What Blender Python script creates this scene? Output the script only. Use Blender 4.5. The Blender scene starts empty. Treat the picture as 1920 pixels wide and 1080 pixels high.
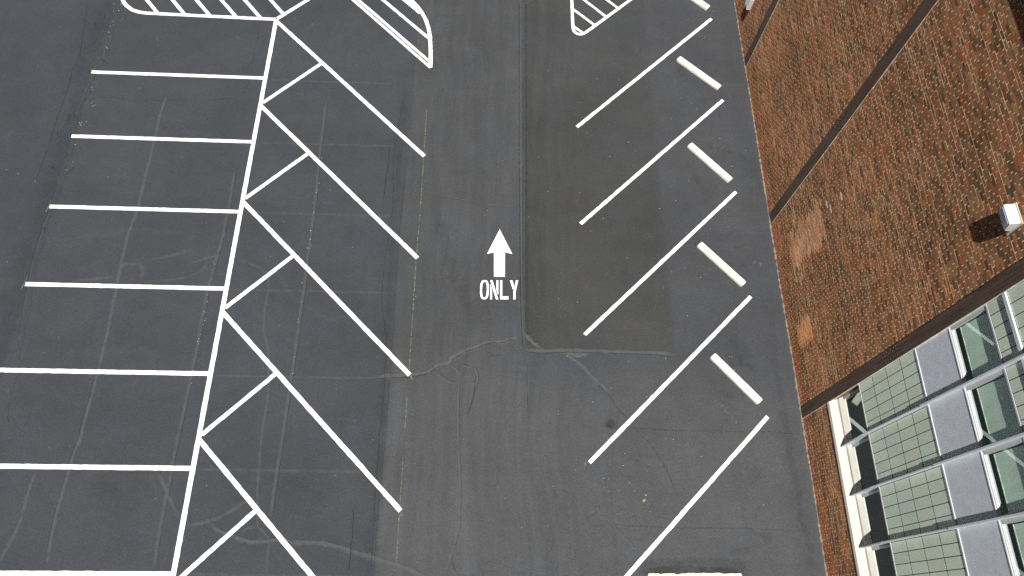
import bpy, math, random
import numpy as np
random.seed(7); RNG = np.random.default_rng(7)
SC = bpy.context.scene
COL = SC.collection

# ------------------------------------------------------------------ helpers
def link(name, me, mat=None, parent=None):
    o = bpy.data.objects.new(name, me); COL.objects.link(o)
    for m in (mat if isinstance(mat, (list, tuple)) else [mat]):
        if m is not None: me.materials.append(m)
    if parent is not None: o.parent = parent
    return o
def tag(o, label=None, cat=None, group=None, kind=None):
    if label: o['label'] = label
    if cat: o['category'] = cat
    if group: o['group'] = group
    if kind: o['kind'] = kind
    return o
def empty(name, loc, label=None, cat=None, group=None):
    o = bpy.data.objects.new(name, None); COL.objects.link(o); o.location = loc
    o.empty_display_size = .3
    return tag(o, label, cat, group)

class MB:
    """collects plain vertices and faces, links them as one mesh object"""
    def __init__(s): s.v = []; s.f = []; s.a = []; s.m = []
    def add(s, vs, fs, a=None, m=0):
        b = len(s.v); s.v += [tuple(map(float, q)) for q in vs]
        s.f += [tuple(i + b for i in q) for q in fs]; s.m += [m] * len(fs)
        s.a += list(a) if a is not None else [0.0] * len(vs)
        return s
    def box(s, x0, x1, y0, y1, z0, z1, m=0, a=0.):
        vs = [(x0,y0,z0),(x1,y0,z0),(x1,y1,z0),(x0,y1,z0),(x0,y0,z1),(x1,y0,z1),(x1,y1,z1),(x0,y1,z1)]
        fs = [(3,2,1,0),(4,5,6,7),(0,1,5,4),(1,2,6,5),(2,3,7,6),(3,0,4,7)]
        return s.add(vs, fs, [a]*8, m)
    def prism_y(s, prof, y0, y1, m=0):
        """closed (x,z) outline swept along y"""
        n = len(prof)
        vs = [(x, y0, z) for x, z in prof] + [(x, y1, z) for x, z in prof]
        fs = [(i, (i+1) % n, n + (i+1) % n, n + i) for i in range(n)]
        fs += [tuple(range(n))[::-1], tuple(range(n, 2*n))]
        return s.add(vs, fs, None, m)
    def poly(s, pts, z, a=0.):
        return s.add([(x, y, z) for x, y in pts], [tuple(range(len(pts)))], [a]*len(pts))
    def build(s, name, mat, parent=None, bevel=0, loc=None, fix=True):
        me = bpy.data.meshes.new(name); me.from_pydata(s.v, [], s.f); me.update()
        if any(s.m): me.polygons.foreach_set('material_index', s.m)
        at = me.attributes.new('fade', 'FLOAT', 'POINT'); at.data.foreach_set('value', s.a)
        if fix:
            import bmesh
            bm = bmesh.new(); bm.from_mesh(me); bmesh.ops.recalc_face_normals(bm, faces=bm.faces); bm.to_mesh(me); bm.free()
        o = link(name, me, mat, parent)
        if loc is not None: o.location = loc
        if bevel:
            b = o.modifiers.new('edge', 'BEVEL'); b.width = bevel; b.segments = 2; b.limit_method = 'ANGLE'
        return o

def resample(pts, step):
    P = np.array(pts, float); d = np.r_[0, np.cumsum(np.hypot(*np.diff(P, axis=0).T))]
    n = max(2, int(round(d[-1] / step)) + 1); t = np.linspace(0, d[-1], n)
    return np.c_[np.interp(t, d, P[:,0]), np.interp(t, d, P[:,1])]
def normals(P):
    T = np.gradient(P, axis=0); T /= np.maximum(np.linalg.norm(T, axis=1), 1e-9)[:,None]
    return np.c_[-T[:,1], T[:,0]]

def stroke(mb, pts, w, z, step=.12, jit=.003, closed=False):
    """a painted line: flat strip with slightly uneven edges"""
    P = resample(pts, step); N = normals(P); n = len(P)
    l = P + N * (w/2 + RNG.normal(0, jit, n))[:,None]; r = P - N * (w/2 + RNG.normal(0, jit, n))[:,None]
    vs = [(x, y, z) for x, y in l] + [(x, y, z) for x, y in r]
    mb.add(vs, [(i, n+i, n+i+1, i+1) for i in range(n-1)])
    return mb

ZD = [0.0016]
def ribbon(mb, pts, w, step=.08, wander=.012, wj=.25, s=1., taper=.25):
    """a soft-edged mark lying on the asphalt (fade is 1 along its middle, 0 along its rims)"""
    P = resample(pts, step); n = len(P); N = normals(P)
    k = np.cumsum(RNG.normal(0, 1, n)); k -= np.linspace(k[0], k[-1], n); k /= max(1e-6, np.abs(k).max())
    P = P + N * (k * wander + RNG.normal(0, wander*.25, n))[:,None]
    W = w/2 * np.clip(1 + RNG.normal(0, wj, n), .35, 1.8)
    t = np.linspace(0, 1, n); e = np.clip(np.minimum(t, 1-t) * n * step / max(taper, 1e-3), 0.15, 1)
    z = ZD[0]; ZD[0] += .00003
    vs, a = [], []
    for off, al in ((-1,0),(-.55,1),(.55,1),(1,0)):
        Q = P + N * (W*off)[:,None]
        vs += [(x, y, z) for x, y in Q]; a += list(al * s * e)
    fs = [(c*n+i, c*n+i+1, (c+1)*n+i+1, (c+1)*n+i) for c in range(3) for i in range(n-1)]
    mb.add(vs, fs, a); return mb
def blob(mb, x, y, rx, ry, rot=0., s=1., n=14):
    z = ZD[0]; ZD[0] += .00003
    vs = [(x, y, z)]; a = [s]
    for r, al in ((.5, .8*s), (1., 0.)):
        for i in range(n):
            t = 2*math.pi*i/n; q = r * (1 + (random.uniform(-.25,.25)))
            u, v = rx*q*math.cos(t), ry*q*math.sin(t)
            vs.append((x + u*math.cos(rot) - v*math.sin(rot), y + u*math.sin(rot) + v*math.cos(rot), z)); a.append(al)
    fs = [(0, 1+i, 1+(i+1)%n) for i in range(n)] + [(1+i, 1+n+i, 1+n+(i+1)%n, 1+(i+1)%n) for i in range(n)]
    mb.add(vs, fs, a); return mb

# ------------------------------------------------------------------ node helper
class G:
    def __init__(s, name):
        s.mat = bpy.data.materials.new(name); s.mat.use_nodes = True
        s.t = s.mat.node_tree; s.t.nodes.clear()
        s.out = s.n('ShaderNodeOutputMaterial')
    def n(s, kind, **kw):
        q = s.t.nodes.new(kind)
        for k, v in kw.items(): setattr(q, k, v)
        return q
    def set(s, sock, v):
        if v is None: return
        if hasattr(v, 'is_output'): s.t.links.new(v, sock)
        elif isinstance(v, (tuple, list)) and len(v) == 3 and sock.type == 'RGBA': sock.default_value = (*v, 1)
        else: sock.default_value = v
    def m(s, op, a, b=None, c=None, clamp=False):
        q = s.n('ShaderNodeMath', operation=op, use_clamp=clamp)
        for i, v in enumerate((a, b, c)): s.set(q.inputs[i], v)
        return q.outputs[0]
    def pos(s):
        g = s.n('ShaderNodeNewGeometry'); return g.outputs['Position']
    def obj(s): return s.n('ShaderNodeTexCoord').outputs['Object']
    def sep(s, v):
        q = s.n('ShaderNodeSeparateXYZ'); s.set(q.inputs[0], v); return q.outputs
    def mapv(s, v, scale=(1,1,1), rot=(0,0,0), loc=(0,0,0)):
        q = s.n('ShaderNodeMapping'); s.set(q.inputs[0], v); q.inputs['Scale'].default_value = scale
        q.inputs['Rotation'].default_value = rot; q.inputs['Location'].default_value = loc; return q.outputs[0]
    def noise(s, v, scale, detail=2., rough=.5, dist=0.):
        q = s.n('ShaderNodeTexNoise'); s.set(q.inputs['Vector'], v); q.inputs['Scale'].default_value = scale
        q.inputs['Detail'].default_value = detail; q.inputs['Roughness'].default_value = rough
        q.inputs['Distortion'].default_value = dist; return q.outputs[0]
    def vor(s, v, scale, feature='F1', out=0):
        q = s.n('ShaderNodeTexVoronoi', feature=feature); s.set(q.inputs['Vector'], v); q.inputs['Scale'].default_value = scale
        return q.outputs[out]
    def rng(s, v, a, b, c=0., d=1., smooth=True):
        q = s.n('ShaderNodeMapRange', interpolation_type='SMOOTHSTEP' if smooth else 'LINEAR')
        s.set(q.inputs[0], v)
        for i, k in enumerate((a, b, c, d)): s.set(q.inputs[1+i], k)
        return q.outputs[0]
    def mix(s, f, a, b, mode='MIX'):
        q = s.n('ShaderNodeMix', data_type='RGBA', blend_type=mode)
        s.set(q.inputs[0], f); s.set(q.inputs[6], a); s.set(q.inputs[7], b); return q.outputs[2]
    def attr(s, name):
        q = s.n('ShaderNodeAttribute', attribute_name=name); return q
    def bump(s, h, dist, strength=1.):
        q = s.n('ShaderNodeBump'); s.set(q.inputs['Height'], h); q.inputs['Distance'].default_value = dist
        q.inputs['Strength'].default_value = strength; return q.outputs[0]
    def pbr(s, col, rough=.6, metal=0., spec=.5, normal=None):
        q = s.n('ShaderNodeBsdfPrincipled'); s.set(q.inputs['Base Color'], col); s.set(q.inputs['Roughness'], rough)
        q.inputs['Metallic'].default_value = metal; q.inputs['Specular IOR Level'].default_value = spec
        if normal is not None: s.set(q.inputs['Normal'], normal)
        return q.outputs[0]
    def done(s, sh):
        s.t.links.new(sh, s.out.inputs[0]); return s.mat

# ------------------------------------------------------------------ materials
def mottled(name, c, amt=.12, scale=3., rough=.6, metal=0., spec=.4, bump=0., bscale=60.):
    g = G(name); p = g.obj()
    f = g.noise(p, scale, 5, .6); f2 = g.noise(p, scale*14, 3, .6)
    v = g.m('ADD', g.rng(f, .3, .7, 1-amt, 1+amt), g.rng(f2, .3, .7, -amt*.5, amt*.5))
    col = g.mix(1., c, (1,1,1), 'MULTIPLY')
    q = g.n('ShaderNodeVectorMath', operation='SCALE'); g.set(q.inputs[0], col); g.set(q.inputs['Scale'], v)
    nb = g.bump(g.noise(p, bscale, 4, .6), bump) if bump else None
    return g.done(g.pbr(q.outputs[0], rough, metal, spec, nb))

def asphalt_mat():
    g = G('asphalt'); p = g.pos(); x, y, z = g.sep(p)
    wob = g.m('MULTIPLY', g.m('SUBTRACT', g.noise(p, .9, 4, .6), .5), .30)
    wob2 = g.m('MULTIPLY', g.m('SUBTRACT', g.noise(p, 5., 3, .6), .5), .10)
    xx = g.m('ADD', g.m('ADD', x, wob), wob2); xs = g.m('ADD', x, wob2); ys = g.m('ADD', y, wob2)
    def band(v, a, b, ea=.15, eb=.15):
        return g.m('MULTIPLY', g.rng(v, a-ea, a+ea), g.rng(v, b-eb, b+eb, 1., 0.))
    col = (0.0437, 0.0487, 0.0554)
    far = g.rng(xx, -6.1, -5.7, 1., 0.)
    col = g.mix(far, col, (0.0408, 0.0471, 0.0551))
    lane = band(xs, 5.2, 9.12, .05, .04)
    col = g.mix(lane, col, (.0522, .0556, .0598))
    south = g.m('MULTIPLY', g.rng(xs, 5.2, 5.35), g.rng(ys, -15.0, -12.0, 1., 0.))
    col = g.mix(g.m('MULTIPLY', south, .85), col, (.0672, .0700, .0742))
    east = g.m('MULTIPLY', g.rng(xs, 13.70, 13.95), g.rng(ys, -13.5, -11.5, 0., 1.))
    col = g.mix(east, col, (.0505, .0540, .0596))
    patch = g.m('MULTIPLY', band(xs, 9.15, 13.8, .03, .20), g.rng(ys, -12.75, -12.68))
    north = g.rng(y, -7., -1., 0., .7)
    pc = g.mix(north, (.0424, .0448, .0458), (.0470, .0502, .0532))
    col = g.mix(patch, col, pc)
    # slightly worn strips along the seams
    blot = g.rng(g.noise(p, 1.1, 5, .65), .36, .62)
    k = g.m('MULTIPLY', g.m('MULTIPLY', band(xx, -6.75, -5.85, .25, .15), blot), .24)
    col = g.mix(k, col, (0.0301, 0.0332, 0.0367))
    k = g.m('MULTIPLY', g.m('MULTIPLY', band(xx, 4.6, 5.2, .30, .03), g.rng(y, -4., -1., 1., .25)), g.m('MULTIPLY', blot, .22))
    col = g.mix(k, col, (0.0301, 0.0332, 0.0359))
    k = g.m('MULTIPLY', band(xs, 9.14, 9.9, .02, .45), g.m('MULTIPLY', g.rng(ys, -12.7, -12.5), .32))
    col = g.mix(k, col, (0.0350, 0.0371, 0.0354))
    k = g.m('MULTIPLY', band(xx, 16.7, 17.4, .3, .1), .30)
    col = g.mix(k, col, (0.0384, 0.0423, 0.0480))
    # squeegee and tyre streaks, bent a little, only where the lane is driven
    warp = g.n('ShaderNodeVectorMath', operation='ADD'); g.set(warp.inputs[0], p)
    wn = g.n('ShaderNodeTexNoise'); g.set(wn.inputs['Vector'], p); wn.inputs['Scale'].default_value = .25
    g.set(warp.inputs[1], wn.outputs['Color'])
    st = g.noise(g.mapv(warp.outputs[0], (2.4, .12, 1)), 1.6, 5, .62)
    drive = g.m('ADD', g.m('MULTIPLY', band(xx, 5.4, 10.6, .5, .8), .85), .18)
    sf = g.m('ADD', 1., g.m('MULTIPLY', drive, g.rng(st, .30, .70, -.10, .10)))
    sd = g.noise(g.mapv(warp.outputs[0], (.3, 1.3, 1), rot=(0,0,.5)), .8, 5, .65)
    sf2 = g.rng(sd, .3, .7, .965, 1.035)
    m1 = g.rng(g.noise(p, .30, 6, .62), .28, .72, .90, 1.10)
    m2 = g.rng(g.noise(p, 1.9, 5, .68, .4), .28, .72, .95, 1.05)
    gr = g.m('MULTIPLY', g.rng(g.noise(p, 21, 2, .8), .25, .75, .72, 1.28, False), g.rng(g.noise(p, 8, 3, .7), .25, .75, .92, 1.08, False))
    gr2 = g.rng(g.noise(p, 48, 2, .7), .25, .75, .78, 1.22, False)
    v = g.m('MULTIPLY', g.m('MULTIPLY', sf, sf2), g.m('MULTIPLY', m1, m2))
    v = g.m('MULTIPLY', v, g.m('MULTIPLY', gr, gr2))
    q = g.n('ShaderNodeVectorMath', operation='SCALE'); g.set(q.inputs[0], col); g.set(q.inputs['Scale'], g.m('MULTIPLY', v, .855))
    tint = g.mix(g.rng(g.noise(p, .5, 4, .6), .35, .65), (.995, 1.0, 1.02), (1.03, 1.0, .985))
    c2 = g.mix(1., q.outputs[0], tint, 'MULTIPLY')
    nb = g.bump(g.m('ADD', g.noise(p, 90, 3, .7), g.m('MULTIPLY', g.noise(p, 22, 2, .6), 1.5)), .005, .5)
    return g.done(g.pbr(c2, .88, 0, .25, nb))

def decal(name, c, strength, nscale=9., lo=.30, hi=.62, rough=.9):
    g = G(name); p = g.pos(); a = g.attr('fade').outputs['Fac']
    f = g.rng(g.noise(p, nscale, 4, .65), lo, hi)
    f2 = g.rng(g.noise(p, nscale*6, 2, .6), .25, .7, .55, 1.)
    al = g.m('MULTIPLY', g.m('MULTIPLY', a, strength), g.m('MULTIPLY', f, f2), clamp=True)
    tr = g.n('ShaderNodeBsdfTransparent').outputs[0]
    mx = g.n('ShaderNodeMixShader'); g.set(mx.inputs[0], al); g.t.links.new(tr, mx.inputs[1])
    g.t.links.new(g.pbr(c, rough, 0, .2), mx.inputs[2]); return g.done(mx.outputs[0])

def paint_mat():
    g = G('road_paint'); p = g.pos()
    w = g.rng(g.noise(p, 4., 5, .65), .25, .6, .90, 1.)
    sp = g.rng(g.noise(p, 45., 3, .7), .26, .36, .62, 1.)
    q = g.n('ShaderNodeVectorMath', operation='SCALE'); g.set(q.inputs[0], (.84, .84, .83)); g.set(q.inputs['Scale'], g.m('MULTIPLY', w, sp))
    return g.done(g.pbr(q.outputs[0], .6, 0, .35, g.bump(g.noise(p, 70, 3, .7), .003, .5)))

def brick_mat():
    g = G('brick'); p = g.pos()
    c = g.attr('tone').outputs['Color']
    f = g.rng(g.noise(p, 26, 4, .65), .25, .75, .72, 1.28, False)
    big = g.rng(g.noise(p, .55, 5, .6), .3, .7, .84, 1.16)
    q = g.n('ShaderNodeVectorMath', operation='SCALE'); g.set(q.inputs[0], c); g.set(q.inputs['Scale'], g.m('MULTIPLY', f, big))
    # pale lime runs and soot in vertical streaks
    st = g.noise(g.mapv(p, (1, 2.2, .18)), 2.0, 5, .62)
    col = g.mix(g.rng(st, .54, .76, 0., .34), q.outputs[0], (.42, .32, .21))
    col = g.mix(g.rng(st, .40, .24, 0., .22), col, (.07, .055, .04))
    return g.done(g.pbr(col, .92, 0, .15, g.bump(g.noise(p, 60, 4, .7), .004, .8)))
def mortar_mat():
    g = G('mortar'); p = g.pos()
    f = g.rng(g.noise(p, 7, 5, .65),   .3, .7, .75, 1.1)
    q = g.n('ShaderNodeVectorMath', operation='SCALE'); g.set(q.inputs[0], (.92, .68, .44)); g.set(q.inputs['Scale'], f)
    return g.done(g.pbr(q.outputs[0], .95, 0, .1, g.bump(g.noise(p, 45, 3, .7), .006, .8)))
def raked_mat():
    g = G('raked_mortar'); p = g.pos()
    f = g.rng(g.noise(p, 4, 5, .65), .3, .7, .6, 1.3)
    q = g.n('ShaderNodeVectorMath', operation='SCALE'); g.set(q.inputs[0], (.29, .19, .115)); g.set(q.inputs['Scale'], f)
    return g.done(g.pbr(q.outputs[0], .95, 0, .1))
def tile_mat():
    g = G('glazed_tile'); p = g.pos(); a = g.attr('fade').outputs['Fac']
    f = g.noise(p, 2.6, 4, .6, .6)
    col = g.mix(g.rng(f, .34, .66), (.50, .60, .51), (.555, .615, .49))
    v = g.m('MULTIPLY', g.rng(a, 0., 1., .95, 1.04), g.rng(g.noise(p, 30, 3, .6), .3, .7, .95, 1.05))
    q = g.n('ShaderNodeVectorMath', operation='SCALE'); g.set(q.inputs[0], col); g.set(q.inputs['Scale'], g.m('MULTIPLY', v, 1.29))
    return g.done(g.pbr(q.outputs[0], .22, 0, .5))
def glass_mat(name, tint, refl):
    g = G(name)
    tr = g.n('ShaderNodeBsdfTransparent'); tr.inputs[0].default_value = (*tint, 1)
    gl = g.n('ShaderNodeBsdfGlossy'); gl.inputs['Roughness'].default_value = 0.0; gl.inputs['Color'].default_value = (.86, .98, .95, 1)
    fr = g.n('ShaderNodeLayerWeight'); fr.inputs['Blend'].default_value = .5
    fac = g.m('ADD', refl, g.m('MULTIPLY', g.m('POWER', fr.outputs['Facing'], 4.), .6), clamp=True)
    mx = g.n('ShaderNodeMixShader'); g.set(mx.inputs[0], fac)
    g.t.links.new(tr.outputs[0], mx.inputs[1]); g.t.links.new(gl.outputs[0], mx.inputs[2])
    return g.done(mx.outputs[0])
def blind_mat():
    g = G('woven_blind'); p = g.pos(); x, y, z = g.sep(p)
    w = g.m('MULTIPLY', g.m('SINE', g.m('MULTIPLY', z, 420.)), g.m('SINE', g.m('MULTIPLY', y, 420.)))
    v = g.m('ADD', g.rng(g.noise(p, 1.3, 3, .5), .3, .7, .93, 1.07), g.m('MULTIPLY', w, .05))
    q = g.n('ShaderNodeVectorMath', operation='SCALE'); g.set(q.inputs[0], (.80, .91, .82)); g.set(q.inputs['Scale'], v)
    return g.done(g.pbr(q.outputs[0], .85, 0, .2))
def steel_mat():
    g = G('brown_steel'); p = g.pos()
    st = g.noise(g.mapv(p, (6, 9, .5)), 2., 5, .62)
    col = g.mix(g.rng(st, .34, .68), (.075, .047, .036), (.125, .083, .060))
    rust = g.rng(g.noise(p, 5, 5, .65), .58, .72, 0., .7)
    col = g.mix(rust, col, (.15, .07, .035))
    return g.done(g.pbr(col, .62, 0, .4, g.bump(g.noise(p, 30, 4, .6), .003, .6)))

M = dict(asphalt=asphalt_mat(), paint=paint_mat(), brick=brick_mat(), mortar=mortar_mat(), raked=raked_mat(), tile=tile_mat(),
    blind=blind_mat(), steel=steel_mat(),
    glass=glass_mat('tinted_glass', (.94, 1., .97), .13), glass_low=glass_mat('dark_glass', (.45, .51, .51), .20),
    sealer=decal('crack_filler', (.120, .125, .128), .46, 6., .20, .55),
    sealer_bold=decal('bold_filler', (.132, .137, .139), .66, 7., .22, .55),
    sealer_faint=decal('faint_filler', (.116, .120, .124), .32, 5., .25, .60),
    crack=decal('open_crack', (.021, .022, .023), .58, 5., .28, .50),
    pale=decal('pale_scuff', (.22, .22, .22), .55, 14., .38, .66),
    dark=decal('dark_stain', (.024, .025, .026), .40, 3., .25, .6),
    brownstain=decal('brown_stain', (.050, .045, .040), .34, 4., .25, .6),
    chalk=decal('yellow_chalk', (.34, .34, .20), .62, 18., .36, .60),
    residue=decal('mortar_residue', (.32, .27, .20), .70, 9., .28, .5),
    overspray=decal('overspray', (.5, .5, .5), .20, 20., .2, .6),
    alu=mottled('aluminium', (.56, .57, .60), .05, 2., .42, .0, .5),
    fin=mottled('fin_metal', (.70, .74, .78), .05, 2., .40, .0, .5),
    white_frame=mottled('white_frame', (.60, .62, .63), .05, 3., .4, 0, .5),
    spandrel=mottled('spandrel', (.67, .71, .78), .05, 5., .5, 0, .4),
    sill=mottled('sill_stone', (.80, .77, .68), .07, 4., .75, 0, .3, .002, 40),
    jamb=mottled('jamb_metal', (.52, .54, .55), .05, 3., .45, 0, .5),
    backing=mottled('dark_joint', (.022, .024, .020), .1, 5., .9),
    inside=mottled('interior_paint', (.10, .11, .10), .15, 1., .9),
    insidefloor=mottled('interior_floor', (.035, .035, .033), .15, 1., .8),
    roof=mottled('roof_gravel', (.12, .115, .11), .25, 4., .95, 0, .2, .02, 30),
    coping=mottled('coping_stone', (.36, .33, .28), .12, 3., .9, 0, .2, .003, 30),
    sealant=mottled('joint_sealant', (.80, .76, .64), .2, 8., .9),
    conc=mottled('painted_concrete', (.80, .76, .64), .10, 6., .85, 0, .25, .004, 45),
    slab=mottled('slab_concrete', (.60, .55, .44), .12, 5., .9, 0, .2, .006, 30),
    lampgrey=mottled('lamp_metal', (.80, .82, .83), .04, 6., .4, 0, .5),
    lampplate=mottled('lamp_plate', (.50, .48, .40), .06, 6., .5, 0, .4),
    lens=mottled('lamp_lens', (.42, .52, .62), .05, 6., .15, 0, .6),
    boxwhite=mottled('box_enamel', (.78, .79, .80), .05, 5., .45, 0, .4),
    leaf=mottled('leaf', (.24, .25, .07), .2, 30., .8),
    leafdry=mottled('dry_leaf', (.36, .30, .18), .3, 30., .8),
    rebar=mottled('rusty_pin', (.16, .08, .045), .2, 20., .8))
# ------------------------------------------------------------------ marks on the asphalt, in metres on the ground
K = {}
K["main_crack"]=[(4.73,-13.71),(5.82,-13.60),(6.29,-13.52),(6.47,-13.39),(6.67,-13.28),(6.91,-13.23),(7.06,-13.02),(7.25,-12.88),(7.50,-12.75),(7.72,-12.70),(7.93,-12.57),(8.17,-12.50),(8.58,-12.47),(8.74,-12.38),(8.95,-12.34),(9.12,-12.25)]
K["patch_diag"]=[(9.12,-12.14),(9.31,-12.31),(9.47,-12.53),(9.64,-12.61),(9.80,-12.71)]
K["seam"]=[(9.06,1.53),(9.07,-1.62),(9.07,-4.72),(9.09,-7.32),(9.11,-9.53),(9.13,-11.03),(9.17,-12.28),(9.21,-12.62),(9.31,-12.71)]
K["seam_bottom"]=[(9.21,-12.73),(9.80,-12.75),(10.45,-12.71),(11.27,-12.71),(12.25,-12.72),(13.16,-12.72),(13.81,-12.77)]
K["crackR"]=[(10.37,-12.80),(10.69,-13.02),(11.00,-13.26),(11.16,-13.46),(11.47,-13.79),(11.77,-14.11),(11.99,-14.48),(12.29,-14.79),(12.58,-15.22),(12.80,-15.43),(13.08,-15.87),(13.28,-16.25),(13.42,-16.70),(13.65,-17.21)]
K["fillA"]=[(-3.26,-3.68),(-3.32,-4.49),(-3.28,-5.53),(-3.29,-6.98),(-3.27,-8.20),(-3.36,-9.18),(-3.35,-10.12),(-3.32,-10.67),(-3.28,-11.57),(-3.23,-12.60),(-3.23,-13.27),(-3.23,-13.76),(-3.23,-14.40),(-3.25,-15.18),(-3.24,-15.71),(-3.31,-16.01),(-3.33,-16.35),(-3.35,-17.09),(-3.37,-17.72),(-3.35,-18.33),(-3.27,-19.06)]
K["fillB"]=[(-4.17,-16.56),(-4.25,-16.89),(-4.27,-17.25),(-4.24,-17.73),(-4.28,-18.21),(-4.41,-18.61),(-4.51,-19.01)]
K["fillC"]=[(-0.44,-6.65),(-0.41,-7.69),(-0.42,-9.08),(-0.49,-10.22),(-0.56,-10.95),(-0.56,-12.02),(-0.53,-13.04),(-0.55,-14.02),(-0.57,-15.13),(-0.59,-16.18),(-0.56,-16.84),(-0.58,-17.48),(-0.58,-18.16),(-0.53,-19.10)]
K["fillD"]=[(2.24,-3.65),(2.26,-4.80),(2.27,-6.12),(2.34,-7.99),(2.34,-9.37),(2.36,-10.68),(2.35,-11.50),(2.36,-12.46),(2.36,-13.47),(2.33,-14.44),(2.33,-15.53),(2.30,-16.43),(2.29,-17.15),(2.31,-17.72)]
K["fillE"]=[(1.19,-10.16),(1.28,-10.99),(1.25,-11.61),(1.32,-12.31),(1.55,-12.90),(1.66,-13.65),(1.74,-14.45),(1.72,-15.24),(1.76,-16.14),(1.83,-17.02),(1.98,-17.93),(2.34,-18.27),(2.36,-18.67),(2.39,-19.20)]
K["fillF"]=[(0.04,-17.99),(0.38,-17.91),(0.68,-17.85),(1.05,-17.70),(1.43,-17.42),(1.80,-17.16)]
K["fillG"]=[(0.73,-17.87),(0.90,-18.05),(1.27,-18.18),(1.64,-18.30),(1.86,-18.35),(2.28,-18.32),(2.70,-18.26),(2.92,-18.35),(3.27,-18.34),(3.70,-18.35),(4.06,-18.41),(4.42,-18.51),(5.01,-18.68),(5.44,-18.80),(5.80,-18.88),(6.23,-19.03),(6.60,-19.23)]
K["fillH"]=[(1.55,-18.14),(1.74,-18.00),(2.02,-17.97)]
K["fillI"]=[(-0.99,-16.55),(-0.79,-16.77),(-0.59,-17.12),(-0.39,-17.40),(-0.11,-17.78)]
K["fillJ"]=[(-3.31,-10.71),(-3.31,-10.31),(-3.21,-10.21),(-2.77,-10.23),(-2.64,-10.38),(-2.61,-10.83)]
K["fillK"]=[(-4.67,-10.86),(-4.21,-10.77),(-3.59,-10.68),(-3.37,-10.58)]
K["fillL"]=[(-2.65,-10.80),(-1.89,-10.76),(-1.35,-10.61),(-0.94,-10.45),(-0.77,-10.23),(-0.73,-10.00)]
K["fillM"]=[(-2.60,-10.06),(-1.90,-9.89),(-1.21,-9.58)]
K["fillN"]=[(-1.32,-10.15),(-0.82,-9.95),(-0.35,-9.80)]
K["fillO"]=[(0.22,-9.95),(0.60,-10.09),(0.95,-10.23),(1.20,-10.53)]
K["ghost1"]=[(0.05,-2.81),(4.56,-2.76)]
K["ghost2"]=[(0.08,-5.51),(4.85,-5.44)]
K["ghost3"]=[(0.08,-8.23),(4.92,-8.20)]
K["ghost4"]=[(0.06,-10.99),(4.91,-10.95)]
K["ghost5"]=[(0.05,-13.75),(4.92,-13.72)]
K["ghost6"]=[(0.05,-16.46),(4.92,-16.46)]
K["ghost7"]=[(0.06,-19.18),(4.84,-19.20)]
K["crackP"]=[(0.02,-7.71),(0.76,-7.74),(1.55,-7.84),(2.49,-7.78),(3.18,-7.71),(4.21,-7.57),(5.20,-7.43)]
K["crackQ"]=[(5.19,-7.27),(5.95,-7.28),(6.66,-7.42),(7.20,-7.52),(7.91,-7.70),(8.44,-7.72),(9.06,-7.72)]
K["laneA"]=[(7.27,-13.52),(7.25,-14.34),(7.28,-15.44),(7.36,-16.35),(7.40,-17.22),(7.40,-17.93),(7.27,-18.48),(7.17,-18.82),(7.08,-19.18)]
K["laneB"]=[(7.23,-18.73),(7.32,-18.95),(7.44,-19.18)]
K["laneC"]=[(7.67,-18.14),(7.79,-18.48),(7.86,-18.88),(7.84,-19.18)]
K["laneD"]=[(7.75,-13.51),(7.73,-14.00),(7.66,-14.41),(7.55,-14.81)]
K["laneE"]=[(9.23,-14.21),(8.91,-14.62),(8.71,-14.94),(8.53,-15.34),(8.38,-15.73)]
K["allA"]=[(6.52,-13.49),(6.77,-13.66),(7.01,-13.82),(7.22,-13.85)]
K["allB"]=[(6.93,-13.26),(7.07,-13.36),(7.20,-13.44),(7.21,-13.69),(7.25,-13.85)]
K["allC"]=[(7.23,-13.22),(7.42,-13.28),(7.58,-13.34),(7.71,-13.32)]
K["allD"]=[(7.69,-13.27),(7.78,-13.42),(7.80,-13.67),(7.77,-13.87),(7.70,-14.08)]
K["allE"]=[(7.28,-13.78),(7.48,-13.60),(7.64,-13.63),(7.77,-13.67)]
K["crackS"]=[(11.99,-14.56),(11.73,-15.82),(11.66,-16.58),(11.63,-17.31),(11.66,-17.74),(11.80,-17.95),(12.08,-18.22),(12.35,-18.57)]
K["crossA"]=[(11.80,-15.04),(13.37,-15.11),(14.96,-15.11),(17.35,-15.13)]
K["crossB"]=[(11.81,-17.81),(13.59,-17.85),(15.40,-17.86),(17.21,-17.90)]
K["leftA"]=[(-6.95,0.58),(-6.80,-0.59),(-6.71,-1.34),(-6.65,-1.95),(-6.64,-2.44),(-6.72,-2.63),(-6.66,-3.39),(-6.69,-4.53),(-6.67,-5.64),(-6.70,-6.49),(-6.69,-7.32)]
K["leftB"]=[(-5.96,0.63),(-5.82,-0.40),(-5.83,-1.04),(-5.77,-1.78),(-5.77,-2.39),(-5.99,-2.88),(-5.97,-3.47),(-6.05,-4.39),(-5.98,-5.39),(-5.94,-6.25),(-5.98,-6.78),(-5.94,-8.10),(-6.02,-9.08),(-5.99,-10.39),(-5.88,-11.47),(-5.71,-12.83),(-5.57,-14.13),(-5.46,-15.52)]
K["seamL"]=[(4.92,-3.05),(4.75,-5.80),(4.86,-8.10),(4.76,-9.67),(4.76,-11.16),(5.03,-12.56),(5.09,-13.90),(5.07,-15.63),(5.08,-17.40),(5.12,-19.17)]
K["seamLedge"]=[(5.21,-0.30),(5.23,-4.89),(5.16,-8.09),(5.15,-10.41),(5.20,-12.21),(5.21,-13.89),(5.21,-15.48),(5.18,-17.40),(5.19,-19.17)]
K["crackU"]=[(4.57,-5.36),(4.58,-6.02),(4.54,-6.87),(4.54,-7.70)]
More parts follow.
